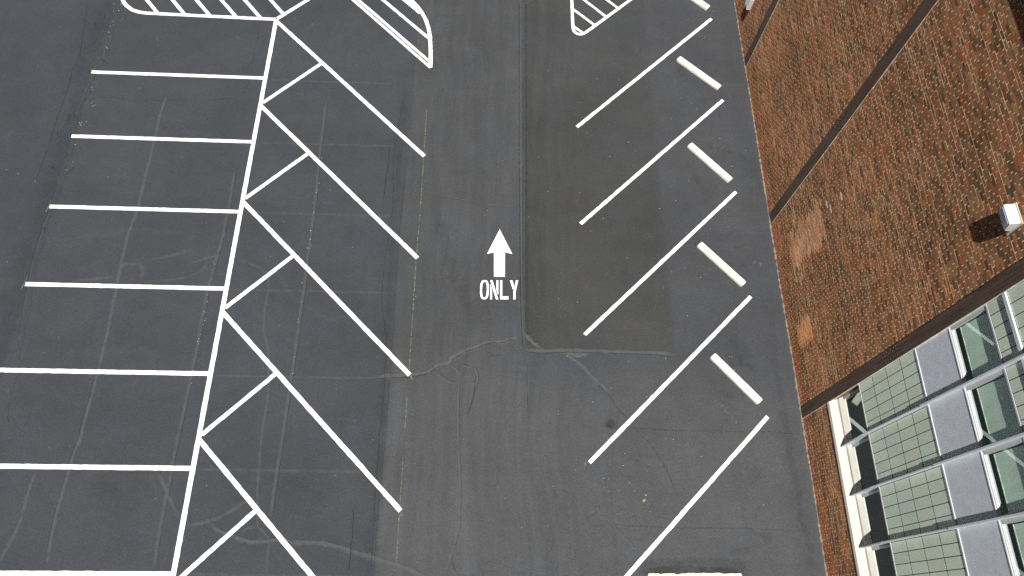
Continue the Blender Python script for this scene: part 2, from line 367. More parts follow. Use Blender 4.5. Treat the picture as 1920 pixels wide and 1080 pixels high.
K["crackV"]=[(-5.61,-3.85),(-4.80,-3.87),(-4.15,-3.96),(-2.89,-3.90),(-1.64,-3.79),(-0.74,-3.68),(-0.58,-3.32),(-0.54,-2.60),(-0.57,-1.38),(-0.57,-0.49)]
K["crackW"]=[(4.49,-17.41),(4.53,-18.10),(4.51,-18.65),(4.53,-19.18)]
SUN, SKY, EXPO, DENOISE = 5.0, .05, .50, False
# ------------------------------------------------------------------ ground
g = MB()
n = 24; S = 160.
g.add([(-S+8, -S-8, 0), (S+8, -S-8, 0), (S+8, S-8, 0), (-S+8, S-8, 0)], [(0,1,2,3)])
tag(g.build('ground', M['asphalt']), kind='structure')

def off(pts, dx, dy): return [(x+dx, y+dy) for x, y in pts]
def marks(name, mat, items):
    mb = MB()
    for it in items: ribbon(mb, **it)
    return tag(mb.build(name, mat, fix=False), kind='structure')
W = lambda k, w, **kw: dict(pts=K[k], w=w, **kw)
marks('stain_dark', M['dark'], [dict(pts=[(-6.2,.6),(-6.15,-5),(-6.2,-9),(-6.1,-14)], w=.6, wander=.08, s=.25),
    dict(pts=[(4.98,-3.2),(4.97,-9),(5.05,-14),(5.08,-19.3)], w=.22, wander=.06, wj=.5, s=.28),
    dict(pts=[(9.25,1.6),(9.26,-6),(9.28,-12.5)], w=.16, wander=.02, s=.55),
    dict(pts=[(12.2,-18.90),(13.8,-18.80),(15.4,-18.92)], w=.5, wander=.04, wj=.1, s=.5),
    dict(pts=[(12.4,-18.98),(13.8,-18.93),(15.2,-18.97)], w=.2, wander=.02, wj=.1, s=.8),
    dict(pts=[(6.3,-8.),(7.0,-10.5),(7.9,-12.1)], w=.5, wander=.06, s=.25),
    dict(pts=[(16.9,-12.5),(16.95,-15),(17.05,-19)], w=.25, wander=.08, s=.3),
    dict(pts=[(-2.5,-11.4),(-2.4,-15)], w=1.2, wander=.2, s=.12), dict(pts=[(-1.8,-15.5),(-1.5,-19)], w=1.3, wander=.2, s=.12),
    dict(pts=[(3.6,-14.5),(3.7,-19)], w=1.2, wander=.2, s=.12), dict(pts=[(-6.,-15),(-5.6,-19)], w=1.4, wander=.2, s=.12)])
marks('tyre_mark', M['sealer_faint'], [dict(pts=[(x,-12.9),(x+.05,-16),(x+.02,-19.4)], w=w, wander=.06, s=s, taper=1.5)
      for x, w, s in ((6.35,.22,.6),(6.75,.3,.45),(7.9,.35,.7),(8.35,.3,.5),(8.9,.4,.6),(9.6,.35,.5),(10.1,.4,.4))]
    + [dict(pts=[(x,-2.),(x-.03,-7.),(x+.02,-12.1)], w=w, wander=.06, s=s, taper=2.) for x, w, s in ((6.2,.4,.4),(7.1,.3,.35),(8.5,.35,.3))]
    + [dict(pts=[(8.9,-4.8),(8.2,-8.),(7.0,-10.8),(6.2,-12.)], w=.2, wander=.05, s=.5, taper=1.),
       dict(pts=[(6.4,-6.),(7.2,-9.),(8.3,-11.6)], w=.18, wander=.05, s=.5, taper=1.),
       dict(pts=[(9.23,-14.21),(8.91,-14.62),(8.71,-14.94),(8.53,-15.34),(8.38,-15.73)], w=.10, wander=.03, s=1.1)]
    + [dict(pts=[(-5.2,-9.4),(-3.4,-9.0),(-1.2,-8.9)], w=.25, wander=.1, s=.5, taper=1.),
       dict(pts=[(-4.8,-13.2),(-2.6,-13.0),(-.9,-13.1)], w=.3, wander=.1, s=.4, taper=1.),
       dict(pts=[(.4,-9.6),(1.2,-10.1),(2.0,-11.2),(3.2,-11.9),(4.5,-11.6)], w=.16, wander=.06, s=.5, taper=1.)])
marks('old_line_trace', M['sealer_faint'], [W('ghost%d' % k, .09, wander=.008, s=1.15) for k in range(1, 8)])
marks('wide_crack_filler', M['sealer_bold'], [W('main_crack', .14, wander=.025, wj=.4, s=.8), W('patch_diag', .12, wander=.015), dict(pts=off(K['main_crack'][2:9], .0, .03), w=.08, wander=.05, s=.7),
    W('allA', .055, s=.8), W('allB', .045, s=.7), W('allC', .055, s=.7), W('allD', .06, s=.9), W('allE', .05, s=.7), dict(pts=K['crackR'][:6], w=.12, wander=.025, s=.9), W('seam_bottom', .10, wander=.012, s=.45),
    dict(pts=[(10.38,-12.8),(10.9,-12.87),(11.2,-12.8)], w=.13, wander=.02), W('fillG', .10, wander=.03, s=.45), W('fillA', .08, wander=.01, wj=.2, s=.15), W('fillC', .08, wander=.01, wj=.2, s=.15), W('fillD', .08, wander=.01, wj=.2, s=.15), W('laneC', .06, s=.5), W('laneA', .05, s=.4)])
marks('crack_filler', M['sealer'], [
    W('seam', .06, wander=.006, s=.8), dict(pts=[(9.2,1.6),(9.2,-12.3)], w=.04, wander=.006, s=.7), W('seam_bottom', .15, wander=.012, s=1.1),
    W('fillA', .11, wander=.01, wj=.18), W('fillB', .11, wj=.18), W('fillC', .12, wander=.01, wj=.18, s=.85), W('fillD', .12, wander=.01, wj=.18, s=.9), W('fillE', .08, wj=.18, s=.85),
    W('fillF', .10), W('fillG', .15, wander=.03), W('fillH', .09), W('fillI', .11), W('fillJ', .13, s=.8), W('fillK', .12, s=.8),
    W('fillL', .10, s=.7), W('fillM', .10, s=.7), W('fillN', .09, s=.8), W('fillO', .09, s=.7),
    W('laneA', .07, s=.8), W('laneC', .08, s=.8), W('allA', .06, s=.9), W('allB', .05, s=.8), W('allC', .06, s=.8), W('allD', .07, s=.9), W('allE', .06, s=.8),
    dict(pts=K['crackR'][:5], w=.13, wander=.02), dict(pts=K['crackR'][4:], w=.05, wander=.012, s=.8),
    dict(pts=[(10.35,-12.8),(10.9,-12.86),(11.25,-12.78)], w=.14, wander=.02, s=1.2),
    W('crackQ', .05, s=.8), W('crackP', .05, s=.6), W('crackV', .04, s=.6), W('leftB', .05, wander=.03, s=.6)])
marks('open_crack', M['crack'], [dict(pts=off(K['main_crack'], .0, -.05), w=.030, wander=.02, s=.9), dict(pts=off(K['crackR'], .01, -.03), w=.022, wander=.015, s=.85),
    dict(pts=off(K['seam_bottom'], 0, -.06), w=.03, wander=.012, s=.8), dict(pts=off(K['seam'], -.05, 0), w=.035, wander=.006, s=.8),
    W('laneB', .03, s=.8), dict(pts=off(K['laneA'], .04, 0), w=.02, s=.55), dict(pts=off(K['laneD'], 0, 0), w=.03), W('laneE', .015, s=.5),
    W('crackS', .018, wander=.03, s=.55), W('crossA', .025, wander=.02, s=.45), W('crossB', .025, wander=.02, s=.45), W('leftA', .03, wander=.03, s=.7),
    W('leftB', .035, wander=.06, s=.5), dict(pts=off(K['leftB'], .12, .1), w=.025, wander=.08, s=.45),
    W('seamL', .028, wander=.03, s=.55), W('seamLedge', .022, wander=.015, s=.5), W('crackU', .03, wander=.03), W('crackV', .024, wander=.03, s=.8), W('crackW', .03, wander=.03),
    dict(pts=off(K['allA'], 0, .04), w=.025), dict(pts=off(K['allC'], 0, .03), w=.02), dict(pts=off(K['allD'], .03, 0), w=.03),
    dict(pts=off(K['fillA'][10:], -.05, 0), w=.022, s=.7), dict(pts=off(K['fillC'], .06, 0), w=.022, s=.6), dict(pts=off(K['fillD'], .05, 0), w=.028, s=.6),
    dict(pts=off(K['fillG'], 0, .06), w=.018, s=.6), W('crackP', .018, s=.7), W('crackQ', .02, s=.7),
    dict(pts=[(9.3,-13.0),(9.28,-13.9),(9.34,-14.8)], w=.02, wander=.02, s=.6), dict(pts=[(15.6,1.),(15.9,-1.),(16.3,-4.)], w=.02, s=.3),
    dict(pts=[(12.3,-14.2),(12.35,-14.8)], w=.015, s=.6), dict(pts=[(7.9,-12.7),(8.3,-12.95),(8.6,-12.9)], w=.02, s=.7), dict(pts=[(8.75,-12.55),(9.0,-12.8),(9.25,-12.85)], w=.02, s=.8)]
    + [dict(pts=[(10.6+random.uniform(0,1.6), -16.2-random.uniform(0,2.6))]*1 + [], w=.01) for _ in range(0)])
# fine crazing of the worn surface near the slab end of the lot
mb = MB()
for _ in range(70):
    x, y = random.uniform(9.8, 14.), random.uniform(-19., -15.8); t = random.uniform(0, 6.28); L = random.uniform(.12, .45)
    pts = [(x, y)]
    for _k in range(3):
        t += random.uniform(-.9, .9); pts.append((pts[-1][0] + L/3*math.cos(t), pts[-1][1] + L/3*math.sin(t)))
    ribbon(mb, pts, .016, step=.05, s=random.uniform(.3, .7), taper=.05)
for _ in range(40):
    x, y = random.uniform(-6.6, -5.6), random.uniform(-9., .4); L = random.uniform(.1, .4)
    ribbon(mb, [(x, y), (x+random.uniform(-.1,.1), y-L/2), (x+random.uniform(-.15,.15), y-L)], .03, step=.05, s=random.uniform(.4, .9), taper=.05)
tag(mb.build('hairline_crack', M['crack'], fix=False), kind='structure')
mb = MB()
for x, y, rx, ry, s in ((11.73,-14.98,.17,.19,1.9),(13.0,-11.2,.3,.5,.25),(15.9,-12.6,.4,.7,.35),(16.1,-8.6,.3,.8,.3),(15.6,-16.4,.5,.6,.3),(2.8,-16.9,.6,.5,.3),(.9,-14.4,.6,.5,.25),(-2.2,-17.1,.7,.4,.25),(-.5,-.9,.6,.4,.2),(3.6,-9.,.5,.6,.3)):
    blob(mb, x, y, rx, ry, random.uniform(0, 3), s)
tag(mb.build('oil_stain', M['dark'], fix=False), kind='structure')
mb = MB()
for k in range(4):
    y = -1.76 - 3.92*k
    for _ in range(9): blob(mb, 15.65+random.uniform(-.8,.95), y+random.uniform(-.8,.8), random.uniform(.08,.3), random.uniform(.05,.16), random.uniform(0,3), random.uniform(.3,.9))
for _ in range(14): blob(mb, random.uniform(15.,17.3), random.uniform(-18.5,-12.5), random.uniform(.1,.4), random.uniform(.05,.2), random.uniform(0,3), random.uniform(.3,.7))
tag(mb.build('dirt_stain', M['brownstain'], fix=False), kind='structure')
mb = MB()
for x, y, r in ((9.83,-17.86,.07),(10.48,-17.47,.07),(11.28,-17.40,.09),(11.1,-17.42,.07),(10.43,-17.25,.05),(11.86,-16.87,.06),(12.18,-16.64,.05),(13.13,-16.13,.08),(12.32,-16.86,.05),(12.8,-16.05,.06),(12.6,-17.4,.05),(11.2,-16.7,.06),(13.6,-15.8,.07),(10.4,-18.1,.05),(11.6,-16.55,.05),(12.65,-14.5,.05),(13.4,-14.6,.05)):
    blob(mb, x, y, r*1.2, r*.8, random.uniform(0,3), random.uniform(.4,.8), 9)
for _ in range(60):
    blob(mb, random.uniform(14.6,17.2), random.uniform(-18.,1.), random.uniform(.02,.09), random.uniform(.015,.04), random.uniform(0,3), random.uniform(.2,.6), 7)
for x, y in ((16.34,-2.0),(16.58,-2.18),(16.65,-9.5),(16.85,-9.6),(15.05,-14.35),(15.2,-14.5),(15.4,-14.75)): 
    for _ in range(4): blob(mb, x+random.uniform(-.1,.1), y+random.uniform(-.1,.1), .06, .025, random.uniform(0,3), .8, 7)
ribbon(mb, [(5.95,-1.55),(6.14,-1.68)], .03, s=1.1, taper=.05)
tag(mb.build('pale_scuff', M['pale'], fix=False), kind='structure')
# mortar droppings where wall and asphalt meet
marks('mortar_residue', M['residue'], [dict(pts=[(17.455,5.),(17.46,-6),(17.465,-13),(17.47,-25.5)], w=.05, wander=.016, wj=.9, s=1.)])
# pale grit: nobody could count it
mb = MB()
def fleck(x, y, r):
    t = random.uniform(0, 6.28); z = .010
    vs = [(x+r*math.cos(t+k*1.5708)*(1 if k % 2 else .6), y+r*math.sin(t+k*1.5708)*(1 if k % 2 else .6), .004) for k in range(4)] + [(x, y, .004+r*.8)]
    mb.add(vs, [(0,1,4),(1,2,4),(2,3,4),(3,0,4)])
for _ in range(170): fleck(random.uniform(-8,17.2), random.uniform(-19,1.5), random.uniform(.006,.015))
for _ in range(70): fleck(random.uniform(9.5,17.2), random.uniform(-18,-1), random.uniform(.008,.02))
for k in range(36):
    y = random.uniform(-7, .5); fleck(-5.8+random.gauss(0,.10)-.02*y*0, y, random.uniform(.01,.024))
for k in range(26): fleck(2.34+random.gauss(0,.03), random.uniform(-14,-6), random.uniform(.01,.022))
for k in range(22): fleck(-.5+random.gauss(0,.04), random.uniform(-14,-10), random.uniform(.01,.02))
tag(mb.build('grit', M['slab'], fix=False), 'pale specks of grit scattered over the asphalt', 'grit', kind='stuff')
# seven fallen leaves large enough to see
def leaf(x, y, L, rot, mat, label):
    c, s_ = math.cos(rot), math.sin(rot); vs = []
    prof = [(0,0),(.25,.26),(.55,.30),(.8,.16),(1,0),(.8,-.16),(.55,-.30),(.25,-.26)]
    for u, v in prof: vs.append((L*(u-.5), L*v, .012 + .10*L*abs(v)/.3))
    vs += [(-.25*L, 0, .006), (.05*L, 0, .006), (.3*L, 0, .006)]
    fs = [(0,1,8),(1,2,9,8),(2,3,10,9),(3,4,10),(4,5,10),(5,6,9,10),(6,7,8,9),(7,0,8)]
    o = MB().add(vs, fs).build('fallen_leaf', mat, fix=False, loc=(x, y, 0)); o.rotation_euler.z = rot
    tag(o, label, 'leaf', 'fallen leaves on the asphalt')
leaf(12.56,-17.13,.12,.8,M['leaf'],'larger yellow green leaf lying between the two lowest slanted lines on the right')
leaf(12.62,-16.98,.08,2.1,M['leaf'],'small thin yellow leaf just above the larger yellow green leaf')

# ------------------------------------------------------------------ painted lines
P = M['paint']
S_ = 2.74
mb = MB(); stroke(mb, [(0, .02), (0, -23.5)], .138, .0125)
tag(mb.build('divider_line', P, fix=False), 'long white line dividing the straight stalls from the slanted stalls', 'painted line')
ordn = ['topmost', 'second', 'third', 'fourth', 'fifth', 'sixth', 'seventh']
ends = [-6.02]*4 + [-6.03, -6.02, -6.02]
for k in range(1, 8):
    y = -S_*k; x1 = -6.02
    mb = MB(); stroke(mb, [(-.055, y), (x1, y + .0045*x1)], .133, .0085)
    tag(mb.build('stall_line', P, fix=False), ('topmost' if k == 1 else 'lowest' if k == 7 else ordn[k-1]) + ' white horizontal stall line left of the long dividing line' + ('' if k in (1, 7) else ', counted from the top'), 'painted line', 'straight stall lines')
for k in range(5):
    y = -.0432 - 3.893*k
    mb = MB(); stroke(mb, [(.03, y-.03), (5.79, y-5.775)], .134, .0105)
    tag(mb.build('slanted_stall_line', P, fix=False), ('topmost' if k == 0 else 'lowest' if k == 4 else ordn[k]) + ' long slanted white line running down right from the dividing line' + ('' if k in (0, 4) else ', counted from the top'), 'painted line', 'slanted stall lines right of the divider')
    y1 = y - 3.893
    mb = MB(); stroke(mb, [(1.86, y1+1.91+.032), (.07, y1+.12)], .125, .0065)
    tag(mb.build('closing_line', P, fix=False), ('topmost' if k == 0 else 'lowest' if k == 4 else ordn[k]) + ' short white line closing a triangle against the dividing line' + ('' if k in (0, 4) else ', counted from the top'), 'painted line', 'short lines closing the triangles')
for k in range(5):
    y0, y1 = .9944-3.912*k, -4.361-3.912*k
    mb = MB(); stroke(mb, [(16.446, y0), (11.062, y1)], .118, .0085)
    lab = ['topmost slanted white line beside the brick wall, below the small hatched island', 'second slanted white line from the top beside the brick wall', 'third slanted white line from the top, ending beside the word ONLY', 'fourth slanted white line from the top beside the brick wall, below the dark patch', 'lowest slanted white line beside the brick wall, cut off by the bottom edge'][k]
    tag(mb.build('slanted_wall_line', P, fix=False), lab, 'painted line', 'slanted stall lines beside the wall')

def arc(cx, cy, r, a0, a1, n=10, ry=None):
    return [(cx + r*math.cos(math.radians(a0+(a1-a0)*i/n)), cy + (ry or r)*math.sin(math.radians(a0+(a1-a0)*i/n))) for i in range(n+1)]
# hatched island at the end of the straight stalls
r1 = empty('hatched_island', (-2.5, .9, 0), 'wide hatched white island with a rounded corner above the straight stalls', 'road marking', 'hatched islands')
def under(parent, name, pts, w, z, step=.12):
    mb = MB(); stroke(mb, [(x-parent.location.x, y-parent.location.y) for x, y in pts], w, z, step)
    return mb.build(name, P, parent, fix=False)
under(r1, 'outline', [(.03,.02),(-1.5,.03),(-4.75,.055)] + [(-5.0,.09),(-5.28,.19),(-5.5,.37),(-5.66,.55),(-5.76,.8),(-5.8,1.1),(-5.8,2.6),(-5.7,3.0),(-5.4,3.35),(-5.,3.5),(-.9,3.5),(-.5,3.4),(1.6,1.62),(.0,.03)], .14, .0085, .1)
for x, y in ((-4.34,.1),(-3.35,.08),(-2.43,.07),(-1.48,.07),(-.58,.06),(.22,.3)):
    L = min(3.3, (x+5.72)*.57/.51)
    under(r1, 'stripe', [(x, y), (x-.51/.57*L*.93, y+L)], .125, .0055)
under(r1, 'stripe', [(1.12,1.19),(1.12-2.0,3.4)], .125, .0055)
# leaf-shaped island in the middle
r2 = empty('hatched_island', (4., 1., 0), 'pointed leaf shaped white island left of the driving lane', 'road marking', 'hatched islands')
under(r2, 'outline', [(5.79,-1.96),(5.78,-1.5),(5.74,-.9),(5.70,-.5),(5.63,-.1),(5.52,.27),(5.36,.62),(5.16,.95),(4.92,1.25),(4.6,1.62),(4.0,2.2),(3.2,2.75),(2.2,3.05),(1.8,3.0),(1.55,2.8),(1.5,2.5),(1.6,2.3)], .14, .0085, .1)
under(r2, 'side_line', [(5.80,-1.96),(1.6,2.28)], .108, .0060)
under(r2, 'side_line', [(5.78,-1.72),(1.6,2.48)], .108, .0105)
under(r2, 'stripe', [(5.70,-.62),(2.15,2.88)], .12, .0065)
under(r2, 'stripe', [(5.30,.66),(3.9,2.05)], .2, .0070)
# narrow island by the wall
r3 = empty('hatched_island', (12.5, 1.5, 0), 'small hatched white island with a rounded tip above the slanted wall stalls', 'road marking', 'hatched islands')
under(r3, 'outline', [(11.05,5.4),(11.05,2.5),(11.05,.35),(11.06,.16),(11.11,.03),(11.2,-.05),(11.31,-.08),(11.42,-.05),(11.52,.02),(13.4,1.85),(16.0,4.4)], .115, .0085, .06)
for a, b in (((11.08,.30),(11.46,-.02)),((11.06,1.20),(11.88,.42)),((11.53,1.66),(12.33,.88)),((12.40,1.76),(12.81,1.35))):
    dx, dy = a[0]-b[0], a[1]-b[1]
    if a[0] > 11.4: a = (b[0]-(b[0]-11.06), b[1]+(b[0]-11.06))
    under(r3, 'stripe', [a, b], .10, .0055)
for k in range(2, 3): under(r3, 'stripe', [(11.06, 1.20+1.72*1.0*k), (12.81+.48*(k-1), 1.35+.48*(k-1))][::1], .10, .0052+.0001*k)
# straight-ahead arrow
ar = empty('arrow_marking', (8.405, -9.4, 0), 'white straight ahead arrow painted in the driving lane above the word ONLY', 'road marking')
def flat(parent, name, polys, z):
    mb = MB()
    for q in polys: mb.poly([(x-parent.location.x, y-parent.location.y) for x, y in q], z)
    return mb.build(name, P, parent, fix=False)
flat(ar, 'arrowhead', [[(8.395,-8.576),(8.000,-9.493),(8.405,-9.380)], [(8.395,-8.576),(8.405,-9.380),(8.814,-9.466)]], .008)
flat(ar, 'shaft', [[(8.222,-9.449),(8.236,-10.299),(8.583,-10.288),(8.578,-9.443),(8.405,-9.402)]], .008)
wd = empty('word_marking', (8.4, -10.75, 0), 'white stencilled word ONLY painted in the lane below the arrow', 'road marking')
cx, cy, rx, ry, t = 7.945, -10.757, .138, .334, .066
rings = []
def letter(strokes):                       # stencilled: each letter is broken into strokes by the stencil's bridges
    first = flat(wd, 'letter', strokes[0] if isinstance(strokes[0][0], list) else [strokes[0]], .008)
    for s in strokes[1:]:
        q = flat(wd, 'stroke', s if isinstance(s[0], list) else [s], .008); q.parent = first
for q in range(4):
    a0, a1 = q*90+.45, q*90+89.55
    def sup(a, rx, ry):
        c, s = math.cos(math.radians(a)), math.sin(math.radians(a)); e = .72
        return (cx + rx*math.copysign(abs(c)**e, c), cy + ry*math.copysign(abs(s)**e, s))
    ring = []; rings.append(ring)
    o_ = [sup(a0+(a1-a0)*i/8, rx, ry) for i in range(9)]; i_ = [sup(a0+(a1-a0)*i/8, rx-t, ry-t) for i in range(9)]
    for i in range(8): ring.append([o_[i], o_[i+1], i_[i+1], i_[i]])
letter(rings)
letter([[(8.122,-10.545),(8.131,-11.087),(8.190,-11.085),(8.184,-10.745)], [(8.119,-10.424),(8.312,-11.082),(8.387,-11.080),(8.190,-10.421)], [(8.318,-10.418),(8.322,-10.752),(8.370,-10.916),(8.384,-10.905),(8.377,-10.416)]])
letter([[(8.432,-10.414),(8.441,-11.078),(8.508,-11.076),(8.501,-10.412)], [(8.512,-10.972),(8.514,-11.076),(8.702,-11.070),(8.701,-10.967)]])
letter([[(8.741,-10.412),(8.843,-10.745),(8.876,-10.607),(8.826,-10.409)], [(8.936,-10.406),(8.855,-10.803),(8.857,-11.066),(8.923,-11.064),(8.925,-10.801),(9.006,-10.403)]])
# yellow chalk set-out line and ticks
mb = MB()
for pts, s in (([(5.76,-3.79),(5.78,-5.97),(5.78,-8.06),(5.75,-9.64)], 1.), ([(5.75,-9.83),(5.76,-11.49),(5.77,-13.55)], .95), ([(5.76,-14.13),(5.76,-15.34)], .9), ([(5.76,-16.03),(5.76,-17.67),(5.77,-18.86)], .9)):
    ribbon(mb, pts, .024, step=.06, wander=.006, wj=.5, s=s*.95, taper=.1)
tag(mb.build('chalk_line', M['chalk'], fix=False), 'thin broken yellow chalk line running along the left edge of the driving lane', 'chalk mark')
mb = MB()
for a, b in (((-6.06,-2.62),(-5.99,-2.84)),((-5.99,-2.84),(-5.93,-2.52)),((-6.08,-8.45),(-6.02,-8.02)),((-6.1,-11.2),(-6.02,-10.72)),
             ((-7.78,-6.9),(-7.66,-6.95)),((-7.38,-7.04),(-7.26,-7.08)),((-6.76,-7.3),(-6.68,-7.36)),((-6.74,-7.38),(-6.70,-7.27)),
             ((5.75,-13.6),(5.92,-13.75)),((5.84,-13.62),(5.87,-13.78)),((5.74,-17.45),(5.88,-17.62)),((5.80,-17.52),(5.82,-17.66)),
             ((11.02,-8.22),(11.10,-8.31)),((10.95,-12.12),(11.06,-12.22)),((10.88,-16.16),(11.0,-16.08)),((10.90,-16.25),(10.95,-16.12)),((8.36,-8.52),(8.43,-8.58))):
    ribbon(mb, [a, b], .026, step=.04, wander=.004, s=1.1, taper=.03)
tag(mb.build('chalk_tick', M['chalk'], fix=False), 'short yellow chalk ticks at the ends of the painted lines', 'chalk mark', kind='stuff')

# ------------------------------------------------------------------ wheel stops and slab
def wheel_stop(x, y, rot, label, L=1.93, w=.235, h=.13):
    r = empty('wheel_stop', (x, y, 0), label, 'wheel stop', 'concrete wheel stops'); r.rotation_euler.z = rot
    prof = [(-w/2, 0.005), (w/2, .005), (w/2-.003, h*.55), (w/2-.014, h-.014), (w/2-.030, h), (-w/2+.030, h), (-w/2+.014, h-.014), (-w/2+.003, h*.55)]
    st = [(-L/2, .86), (-L/2+.03, 1.)] + [(-L/2 + L*k/8, 1.) for k in range(1, 8)] + [(L/2-.03, 1.), (L/2, .86)]
    vs, fs, n = [], [], len(prof)
    for q, sc in st:
        for a, b in prof: vs.append((q + random.gauss(0,.002), a*sc + random.gauss(0,.0015), b*(1 if b < .02 else sc) + random.gauss(0,.001)))
    for i in range(len(st)-1):
        for j in range(n): fs.append((i*n+j, i*n+(j+1)%n, (i+1)*n+(j+1)%n, (i+1)*n+j))
    fs += [tuple(range(n)), tuple(range((len(st)-1)*n, len(st)*n))]
    MB().add(vs, fs).build('body', M['conc'], r, bevel=.006)
    for u in (-L*.32, L*.32):
        pb = MB(); k = 8
        vs = [(u + .013*math.cos(i*2*math.pi/k), .013*math.sin(i*2*math.pi/k), h-.004) for i in range(k)] + [(u + .011*math.cos(i*2*math.pi/k), .011*math.sin(i*2*math.pi/k), h+.006) for i in range(k)]
        pb.add(vs, [(i, (i+1)%k, k+(i+1)%k, k+i) for i in range(k)] + [tuple(range(k, 2*k))]).build('anchor_pin', M['rebar'], r)
for (x, y, d), lab in zip(((15.66,2.13,-43.),(15.655,-1.76,-43.),(15.645,-5.70,-48.),(15.60,-9.64,-47.5),(15.61,-13.51,-48.3)),
    ('cream concrete wheel stop cut off by the top edge', 'cream wheel stop nearest below the topmost slanted line beside the wall', 'cream wheel stop between the second and third slanted lines by the wall', 'cream wheel stop between the third and fourth slanted lines by the wall', 'lowest cream wheel stop, between the fourth and lowest slanted lines by the wall')):
    wheel_stop(x, y, math.radians(d), lab)
mb = MB()
top = [(12.54 + (15.06-12.54)*i/40, -19.045 + .008*math.sin(i*.9) + random.gauss(0,.006) + .022*(i > 16)) for i in range(41)]
base = top + [(15.12,-19.2),(15.1,-20.4),(12.5,-20.4),(12.5,-19.15)]; nb_ = len(base)
mb.add([(x-13.8, y+19.7, 0.004) for x, y in base] + [(x-13.8, y+19.7, .085+random.gauss(0,.002)) for x, y in base], [(i, (i+1)%nb_, nb_+(i+1)%nb_, nb_+i) for i in range(nb_)] + [tuple(range(nb_, 2*nb_))])
tag(mb.build('concrete_slab', M['slab'], loc=(13.8,-19.7,0)), 'cream concrete slab with a ragged edge at the bottom of the lot near the wall', 'slab')
# ------------------------------------------------------------------ brick building
WX = 17.5; ZT = 12.0; Y0, Y1 = -26.0, 8.0
COLS = [(-1.335,-.945), (-8.045,-7.665), (-14.685,-14.345), (-21.40,-21.06)]
CW0, CW1, CWB, CWT = -21.06, -14.685, 1.70, 11.70         # curtain wall opening
bd = empty('brick_building', (WX, -9., 0), 'brown brick building with steel columns and a tiled window bay along the parking lot', 'building')
def bpart(mb, name, mat, parent=bd, **kw):
    px, py = (WX, -9.) if parent is not None else (0, 0)
    mb.v = [(x-px, y-py, z) for x, y, z in mb.v]
    return mb.build(name, mat, parent, **kw)

